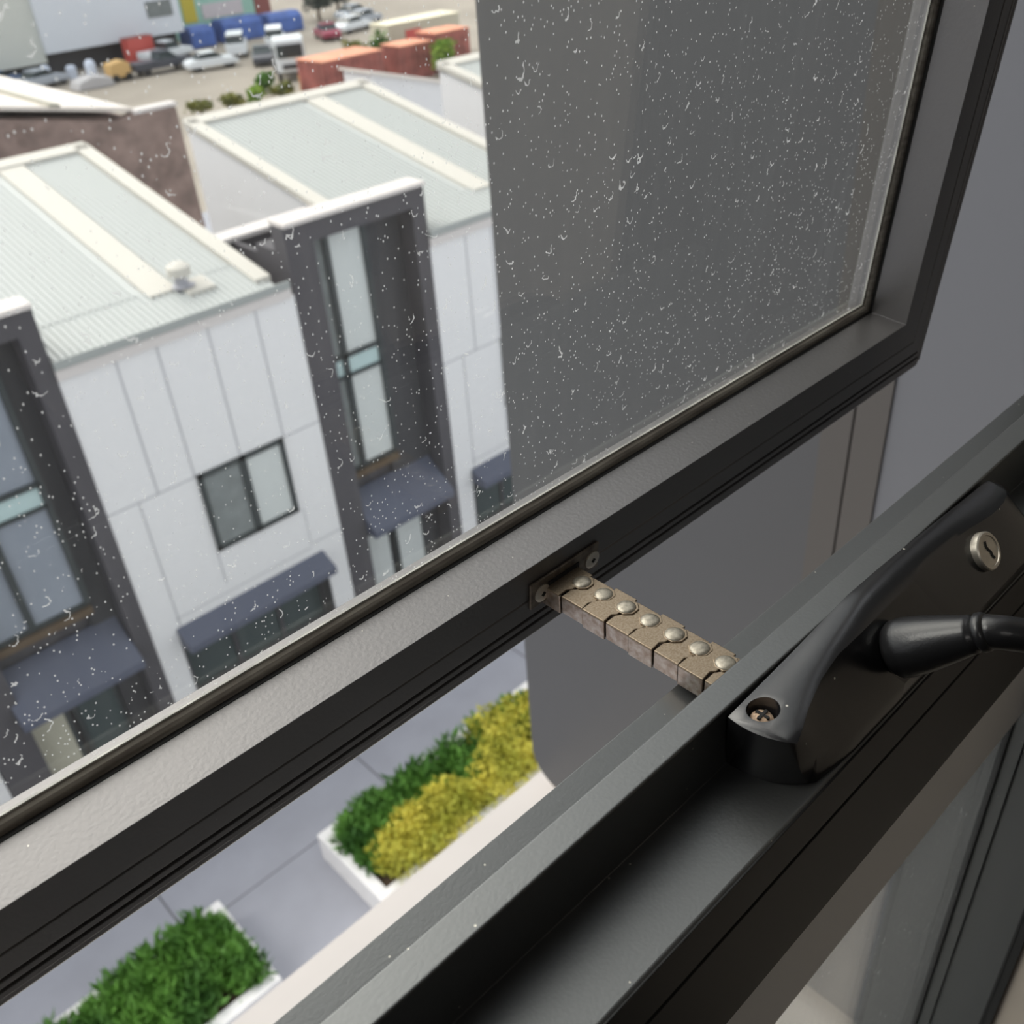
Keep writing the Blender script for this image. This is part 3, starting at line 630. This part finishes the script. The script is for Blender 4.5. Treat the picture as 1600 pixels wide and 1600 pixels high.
    q = Q(); q.b((w1, yf + 0.46, GZ + .01), (tr - 0.30, yf + 0.56, T - 0.36)); q.b((w0 - 0.05, yf + 0.44, -10.05), (w1 + 0.02, yf + 0.56, -9.74)); q.build('recess_lining', TREV, t)
    q = Q(); m0 = w0 + (0.26 if variant != 'wide' else 0.58); m1 = m0 + 0.11
    q.b((m0, yf + 0.24, -9.75), (m1, yf + 0.50, T - 0.36)); q.b((w0 - 0.06, yf + 0.24, -7.44), (w1 + .02, yf + 0.50, -7.36)); q.b((w0 - .06, yf + 0.24, -7.83), (w1 + .02, yf + 0.50, -7.77)); q.b((w0 - 0.06, yf + 0.28, -9.82), (w1 + .03, yf + 0.5, -9.72)); q.b((w1 - .02, yf + 0.24, -9.75), (w1 + 0.07, yf + 0.50, T - .36))
    ww = q.build('tower_window', WFR, t)
    bl = BLIND if variant != 'wide' else REFLB
    for (xa, xb) in ((w0 - .05, m0), (m1, w1 - .02)):
        for (za, zb_) in ((-7.36, T - 0.36), (-9.72, -7.83)):
            q = Q(); q.b((xa, yf + 0.30, za), (xb, yf + 0.46, zb_)); o = q.build('pane', bl if xa > m0 or variant == 'wide' else BLINDG); o.parent = ww
        q = Q(); q.b((xa, yf + 0.29, -7.77), (xb, yf + 0.46, -7.44)); o = q.build('spandrel', SPAN); o.parent = ww
    q = Q(); q.b((w0 - 0.05, yf + 0.2, -9.95), (w1 + .05, yf + 0.5, -9.82)); q.build('window_soffit', BRWN, t)
    q = Q(); h0, h1 = tl + 0.55, tr - 0.32
    q.p([(h0, yf + 0.5, -10.35), (h0, yf - 0.30, -10.95), (h0, yf - 0.30, -11.12), (h0, yf + 0.5, -11.12)], (h1 - h0, 0, 0)); q.build('entry_hood', HOODM, t, bevel=0.02)
    for k, (xa, xb) in enumerate(((tl + 0.62, tl + 1.25), (tl + 1.50, tl + 2.12))):
        q = Q(); q.b((xa - 0.08, yf + 0.40, GZ), (xb + 0.08, yf + 0.47, -11.35)); d_ = q.build('entry_door', WFR, t)
        q = Q(); q.b((xa, yf + 0.37, -13.2), (xb, yf + 0.42, -11.5)); o = q.build('pane', (BLIND if variant != 'wide' else BLINDY) if k == 0 or variant != 'wide' else GDOOR); o.parent = d_
    return t
townhouse(3.68, 'white panelled townhouse with small two-pane window, charcoal tower at its left', 'wide', 6.22)
townhouse(10.74, 'townhouse with narrow-windowed charcoal tower, its white bay cut off by the grey wall', 'narrow', 13.35, roof=(-1.04, 3.70))
townhouse(-3.39, 'end townhouse, only a strip of white bay seen at the bottom left', 'narrow', None)

# ------------------------------------------------------------------ buildings behind
BRK = mat('brown_brick', (0.27, 0.195, 0.17), 0.9, var=0.25, vscale=2.2)
CRM = mat('cream_sheet_roof', (0.74, 0.68, 0.62), 0.5)
CRM2 = mat('olive_grey_rib', (0.42, 0.40, 0.33), 0.6)
bb = empty('brick_building', (8, 33, GZ), 'brown brick building with cream sloping roof behind the townhouses', 'building')
c = Vector(bb.location)
m_ = MB(); m_.prism([Vector(p) - c for p in ((-6, 26, GZ), (12.08, 26, GZ), (12.08, 26, -4.89), (11.03, 26, -4.80), (10.38, 26, -4.92), (7.67, 26, -4.36), (-6, 26, -1.6))], (0, 0.35, 0)); m_.prism([Vector(p) - c for p in ((-6, 26.35, GZ), (11.0, 26.35, GZ), (11.0, 26.35, -4.98), (7.67, 26.35, -4.36), (-6, 26.35, -1.6))], (0, 13.6, 0)); m_.build('wall', BRK, bb)
m_ = MB(); m_.prism([Vector(p) - c for p in ((-6, 26.1, -1.45), (10.95, 26.1, -4.80), (10.95, 26.1, -4.70), (-6, 26.1, -1.35))], (0, 13.8, 0)); rf = m_.build('roof', CRM, bb)
m_ = MB(); m_.prism([Vector(p) - c for p in ((8.9, 26.05, -4.30), (9.15, 26.05, -4.35), (9.15, 26.05, -4.27), (8.9, 26.05, -4.22))], (0, 13.8, 0)); o = m_.build('roof_rib', CRM2, rf)
m_ = MB(); m_.box(Vector((10.9, 25.97, -4.85)) - c, Vector((12.12, 26.38, -4.76)) - c); m_.build('parapet_capping', FASC, bb)
t = empty('house', (20.8, 28, GZ), 'small white house with cream sloping roof between two pale corrugated roofs', 'building'); c = Vector(t.location)
m_ = MB(); m_.prism([Vector(p) - c for p in ((19.2, 27, GZ), (22.6, 27, GZ), (22.6, 27, -6.25), (19.2, 27, -5.35))], (0, 1.5, 0)); m_.build('wall', WHT, t)
m_ = MB(); m_.prism([Vector(p) - c for p in ((19.1, 26.9, -5.32), (22.7, 26.9, -6.27), (22.7, 26.9, -6.17), (19.1, 26.9, -5.22))], (0, 1.7, 0)); m_.build('roof', CRM, t)
townhouse(17.81, 'townhouse furthest right, only its pale roof and side wall seen past the grey wall edge', 'narrow', None, roof=(-1.04, 3.70))

WHB = mat('bluish_white_sheet_wall', (0.70, 0.74, 0.80), 0.7)
BGE = mat('pale_beige_wall', (0.62, 0.64, 0.60), 0.8)
NAVY = mat('blue_tarpaulin', (0.06, 0.12, 0.36), 0.7, var=0.3, vscale=0.6)
wh = empty('warehouse', (36, 100, GZ), 'long white warehouse with a dark open ground floor at the far side of the yard', 'building'); c = Vector(wh.location)
m_ = MB(); m_.box(Vector((34.3, 97, -11.8)) - c, Vector((47.8, 116, 2)) - c); m_.build('wall', WHB, wh)
m_ = MB(); m_.box(Vector((18, 97.4, -12.5)) - c, Vector((34.3, 116, 1)) - c); m_.build('side_wall', BGE, wh)
m_ = MB(); m_.box(Vector((18, 98.5, GZ)) - c, Vector((47.6, 115, -11.7)) - c); m_.build('undercroft', TREV, wh)
m_ = MB(); m_.box(Vector((44.5, 96.9, -10.25)) - c, Vector((47.05, 97.05, -8.9)) - c); m_.build('window', BLINDG, wh)
gb = empty('shed', (57, 110, GZ), 'green shed with a yellow stripe behind blue tarpaulins at the top of the view', 'building'); c = Vector(gb.location)
m_ = MB(); m_.box(Vector((50.6, 105, GZ)) - c, Vector((60.5, 115, -3)) - c); m_.build('wall', mat('mint_green_wall', (0.36, 0.60, 0.50), 0.8), gb)
m_ = MB(); m_.box(Vector((52.0, 104.9, -12.1)) - c, Vector((53.5, 105, -3)) - c); m_.build('stripe', mat('mustard_yellow', (0.62, 0.50, 0.06), 0.7), gb)
m_ = MB(); m_.box(Vector((54.2, 104.9, -12.0)) - c, Vector((59, 105, -10.6)) - c); m_.build('sign', mat('pinkish_white_sign', (0.66, 0.60, 0.62), 0.7), gb)
m_ = MB(); m_.box(Vector((60.6, 105, GZ)) - c, Vector((62.5, 115, -9)) - c); m_.build('side_wall', mat('brick_red_wall', (0.30, 0.10, 0.09), 0.8), gb)
for i, (x, w, h, lab) in enumerate(((48.6, 2.6, 1.9, 'blue tarpaulin covered load nearest the warehouse'), (52.2, 4.6, 2.1, 'longest blue covered load in front of the green shed'), (57.6, 4.0, 1.9, 'blue covered load furthest from the warehouse'))):
    m_ = MB(); m_.prism([(0, -1.4, 0), (0, 1.4, 0), (0, 1.3, h * .8), (0, 0.7, h), (0, -0.7, h), (0, -1.35, h * .75)], (w, 0, 0))
    o = m_.build('tarpaulin_load', NAVY, bevel=0.15); o.location = (x, 98.8, GZ); tag(o, lab, 'covered load', 'blue loads behind the parked cars')

# ------------------------------------------------------------------ vehicles in the yard
TYRE = mat('tyre', (0.02, 0.02, 0.02), 0.8); CARG = mat('car_glass', (0.03, 0.045, 0.05), 0.1)
def paint(n, c): return mat(n, c, 0.3)
CW = paint('white_car_paint', (0.80, 0.84, 0.88)); CD = paint('dark_car_paint', (0.06, 0.065, 0.085)); CS = paint('silver_car_paint', (0.42, 0.46, 0.52)); CM = paint('maroon_car_paint', (0.28, 0.03, 0.07)); CB = paint('blue_car_paint', (0.10, 0.16, 0.30))
def vehicle(name, x, y, rz, paintm, label, cat, L=4.5, kind='sedan', group=None):
    t = empty(name, (x, y, GZ), label, cat, group); t.rotation_euler = (0, 0, math.radians(rz)); w = 0.9
    if kind == 'sedan':
        bodyp = [(-L/2, .35), (-L/2, .75), (-L*.42, .92), (-L*.28, .98), (L*.18, .98), (L*.42, .85), (L/2, .65), (L/2, .35)]; cab = [(-L*.33, .96), (-L*.2, 1.38), (L*.06, 1.42), (L*.22, .96)]
    elif kind == 'ute':
        bodyp = [(-L/2, .5), (-L/2, 1.1), (-L*.05, 1.1), (L*.25, 1.1), (L*.47, .98), (L/2, .7), (L/2, .45)]; cab = [(-L*.08, 1.08), (-L*.05, 1.65), (L*.12, 1.68), (L*.26, 1.08)]
    else:
        bodyp = [(-L/2, .4), (-L/2, 1.3), (L*.30, 1.3), (L*.46, 1.0), (L/2, .7), (L/2, .4)]; cab = [(-L*.49, 1.28), (-L*.47, 1.95), (L*.16, 1.98), (L*.32, 1.28)]
    m_ = MB(); m_.prism([(px, -w, pz) for px, pz in bodyp], (0, 2 * w, 0)); m_.build('body', paintm, t, bevel=0.06)
    m_ = MB(); m_.prism([(px, -w * .86, pz) for px, pz in cab], (0, 2 * w * .86, 0)); cb = m_.build('windows', CARG, t, bevel=0.05)
    ins = [(px, pz) for px, pz in cab[1:3]]; m_ = MB(); m_.box((ins[0][0] - .05, -w * .8, ins[0][1] - .02), (ins[1][0] + .05, w * .8, ins[1][1] + .06)); m_.build('car_roof', paintm, t, bevel=0.03)
    for sx in (-L * .31, L * .33):
        for sy in (-w + .02, w - .24):
            m_ = MB(); m_.lathe((sx, sy, .34), (0, 1, 0), [(0, .33), (.22, .33)], 18); m_.build('wheel', TYRE, t)
    return t
vehicle('car', 43.7, 85.0, -12, CW, 'low white sports car parked nearest the open yard', 'car')
vehicle('car', 47.6, 82.8, 60, CD, 'dark saloon between the white sports car and the truck', 'car', 4.6)
vehicle('utility_vehicle', 40.6, 88.3, 2, CD, 'long dark utility vehicle in front of the warehouse end', 'utility', 5.6, 'ute')
vehicle('utility_vehicle', 43.8, 93.6, 8, CW, 'white utility vehicle behind the dark one, below the red container', 'utility', 5.0, 'ute')
vehicle('van', 48.9, 89.4, 58, CW, 'white van behind the sports car', 'van', 4.8, 'van')
vehicle('van', 52.6, 88.6, 58, CW, 'white van directly behind the truck cab', 'van', 5.0, 'van')
vehicle('car', 69.0, 98.6, 10, CS, 'silver car at the back, right of the blue loads', 'car')
vehicle('car', 62.9, 90.6, 15, CW, 'white car left of the cream container', 'car')
vehicle('car', 66.5, 93.5, 15, CS, 'silver car partly behind the cream container', 'car')
vehicle('car', 58.6, 88.8, 70, CM, 'maroon car nose-on near the truck', 'car', 4.2)
vehicle('car', 29.0, 95.4, 10, CB, 'dark blue car at the far left under the warehouse', 'car')
vehicle('car', 31.4, 92.0, 15, CS, 'grey car beside the brick building roof edge', 'car')
# truck
t = empty('truck', (45.2, 74.6, GZ), 'white truck with boxy cab facing the yard, orange barrel at its side', 'truck'); t.rotation_euler = (0, 0, math.radians(62))
m_ = MB(); m_.prism([(-2.6, -1.15, .7), (-2.6, -1.15, 3.0), (-2.3, -1.15, 3.2), (-1.0, -1.15, 3.2), (-0.9, -1.15, .7)], (0, 2.3, 0)); m_.build('cab', CW, t, bevel=0.08)
m_ = MB(); m_.box((-2.66, -1.0, 1.75), (-2.56, 1.0, 2.7)); m_.build('windscreen', CARG, t)
m_ = MB(); m_.box((-2.4, -1.2, 1.75), (-1.4, 1.2, 2.6)); m_.build('side_window', CARG, t)
m_ = MB(); m_.box((-2.68, -0.7, 0.95), (-2.58, 0.7, 1.3)); m_.build('grille', TREV, t)
m_ = MB(); m_.box((-0.9, -1.15, 1.0), (4.2, 1.15, 1.25)); m_.build('tray', TREV, t)
for sx in (-1.8, 2.0, 3.2):
    for sy in (-1.15, 0.85):
        m_ = MB(); m_.lathe((sx, sy, .5), (0, 1, 0), [(0, .5), (.3, .5)], 18); m_.build('wheel', TYRE, t)
YEL = mat('orange_yellow_plastic', (0.80, 0.42, 0.08), 0.5)
for (x, y, lab) in ((46.9, 73.6, 'orange barrel beside the truck wheel'), (42.4, 68.2, 'orange barrel in front of the rust red container')):
    m_ = MB(); m_.lathe((0, 0, 0), (0, 0, 1), [(0, .4), (.1, .45), (1.1, .45), (1.25, .38)], 18); o = m_.build('barrel', YEL, smooth=True); o.location = (x, y, GZ); tag(o, lab, 'barrel')
# containers, with their corrugation modelled
def container(x, y, L, h, rz, col, topcol, label, z=GZ, w=2.4, sign=None):
    t = empty('shipping_container', (x, y, z), label, 'container'); t.rotation_euler = (0, 0, math.radians(rz))
    m_ = MB(); m_.box((0, 0, 0), (L, w, h - .06)); k = int(L / .5)
    for i in range(k): m_.box((.1 + i * .5, -.05, .15), (.34 + i * .5, 0.001, h - .2))
    for i in range(int(w / .5)): m_.box((-.05, .1 + i * .5, .15), (0.001, .34 + i * .5, h - .2))
    m_.build('shell', col, t)
    m_ = MB(); m_.box((-.06, -.06, h - .06), (L + .06, w + .06, h)); m_.build('lid', topcol, t)
    if sign: m_ = MB(); m_.box(sign[0], sign[1]); m_.build('sign', mat('red_sign', (0.62, 0.10, 0.09), 0.6), t)
RR = mat('rust_red_steel', (0.32, 0.10, 0.085), 0.7, var=0.3, vscale=1); RO = mat('faded_orange_steel', (0.78, 0.33, 0.20), 0.7, var=0.15, vscale=.6); CC = mat('cream_container', (0.60, 0.57, 0.46), 0.7); CT = mat('pale_yellow_top', (0.86, 0.80, 0.60), 0.7)
container(40.8, 63.0, 5.4, 2.6, 2, RR, RO, 'rust red shipping container with faded orange top beside the truck', w=3.2)
container(51.3, 69.0, 7.6, 3.2, 0, CC, CT, 'cream shipping container with a red sign on its side', sign=((1.7, -.09, 1.9), (3.3, -.05, 2.6)))
container(48.0, 63.3, 3.0, 2.5, 0, RR, RO, 'rust red container below the cream one, left of a pair')
container(51.5, 63.3, 3.4, 2.9, 0, RR, RO, 'rust red container below the cream one, right of a pair')
container(41.0, 95.0, 2.6, 2.2, 5, mat('bright_red_bin', (0.62, 0.11, 0.09), 0.6), RR, 'small bright red skip below the warehouse wall', w=1.2)
MACH = mat('tan_machine_paint', (0.62, 0.40, 0.16), 0.6)
t = empty('compressor', (36.6, 88.2, GZ), 'tan and yellow machine on the ground left of the dark utility', 'machine')
m_ = MB(); m_.prism([(-.9, -.7, .3), (.9, -.7, .3), (.9, -.7, 1.3), (.4, -.7, 1.6), (-.9, -.7, 1.4)], (0, 1.4, 0)); m_.build('housing', MACH, t, bevel=.08)
for sx in (-.6, .6):
    m_ = MB(); m_.lathe((sx, -.8, .3), (0, 1, 0), [(0, .3), (1.6, .3)], 16); m_.build('wheel', TYRE, t)
PALE = mat('pale_blue_white_plastic', (0.66, 0.72, 0.84), 0.6)
for i, (x, y, h, lab) in enumerate(((33.2, 95.6, 1.2, 'pale plastic tank left of a row of three under the warehouse'), (34.8, 93.8, 1.1, 'pale plastic tank in the middle of a row of three under the warehouse'), (35.3, 90.6, 1.7, 'tall pale plastic tank left of the tan machine'))):
    m_ = MB(); m_.lathe((0, 0, 0), (0, 0, 1), [(0, .42), (h * .8, .45), (h * .95, .3), (h, .12)], 18); o = m_.build('water_tank', PALE, smooth=True); o.location = (x, y, GZ); tag(o, lab, 'tank', 'pale tanks under the warehouse')
m_ = MB(); m_.prism([(0, 0, 0), (3.2, 0, 0), (3.0, 0, .7), (1.4, 0, .95), (.2, 0, .6)], (0, 2, 0)); o = m_.build('covered_boat', mat('grey_boat_cover', (0.48, 0.47, 0.48), 0.8), bevel=.1); o.location = (32.2, 86.4, GZ); tag(o, 'low grey covered load just beyond the brick building', 'covered load')
def bush(x, y, r, h, m, label, n=9, leaf=0.45):
    t = empty('bush', (x, y, GZ), label, 'bush')
    mb = MB(); mb.lathe((0, 0, 0), (0, 0, 1), [(0, .12), (h * .5, .08)], 8); mb.build('stem', BRWN, t)
    pts = [(random.uniform(-r, r) * .6, random.uniform(-r, r) * .6, random.uniform(.2, h * .6), r * .6, h * .45) for _ in range(n)]
    mb = MB()
    for (px, py, pz, pr, ph) in pts:
        for _ in range(60):
            a = random.uniform(0, 6.283); d = pr * math.sqrt(random.random()); p = Vector((px + d * math.cos(a), py + d * math.sin(a), pz + ph * random.random()))
            dv = Vector((random.uniform(-1, 1), random.uniform(-1, 1), random.uniform(-.2, 1))).normalized() * leaf; sd = dv.cross(Vector((random.random(), random.random(), 1))).normalized() * leaf * .35
            mb.add([p, p + dv * .5 + sd, p + dv, p + dv * .5 - sd], [(0, 1, 2, 3)])
    mb.build('foliage', m, t)
bush(50.3, 61.3, 0.9, 2.6, G4, 'bright green bush in front of the rust red containers')
bush(48.8, 67.4, 0.9, 2.9, G1, 'dark green bush left of the rust red containers')
bush(46.9, 67.6, 0.8, 2.5, G3, 'olive bush in front of the orange topped container')
bush(40.2, 70.6, 0.7, 1.2, G1, 'low dark weeds beside the truck')
for k, (x, y) in enumerate(((32.8, 66.8), (35.0, 66.9), (37.2, 66.6), (39.4, 66.9))):
    bush(x, y, 0.85, 1.0 + .25 * (k == 2), G3 if k != 2 else G4, ['reddish olive weeds at the left end of the yard edge', 'olive weeds, second from the left along the yard edge', 'yellow green weeds, tallest along the yard edge', 'olive weeds at the right end of the yard edge nearest the truck'][k], 6, .35)
def tree(x, y, h, label):
    t = empty('tree', (x, y, GZ), label, 'tree'); mb = MB(); mb.lathe((0, 0, 0), (0, 0, 1), [(0, .2), (h * .6, .12)], 8); mb.build('trunk', BRWN, t); mb = MB()
    for _ in range(900):
        a = random.uniform(0, 6.283); d = 1.5 * math.sqrt(random.random()); p = Vector((d * math.cos(a), d * math.sin(a), h * .25 + h * .7 * random.random()))
        dv = Vector((random.uniform(-1, 1), random.uniform(-1, 1), random.uniform(-.5, 1))).normalized() * .5; sd = dv.cross(Vector((random.random(), random.random(), 1))).normalized() * .18
        mb.add([p, p + dv * .5 + sd, p + dv, p + dv * .5 - sd], [(0, 1, 2, 3)])
    mb.build('crown', mat('dark_leaves', (0.03, 0.055, 0.05), .7), t)
tree(66.3, 101.5, 5.0, 'dark tree at the top of the view left of the silver car')
tree(71.0, 104.5, 4.6, 'dark tree behind the cream container')
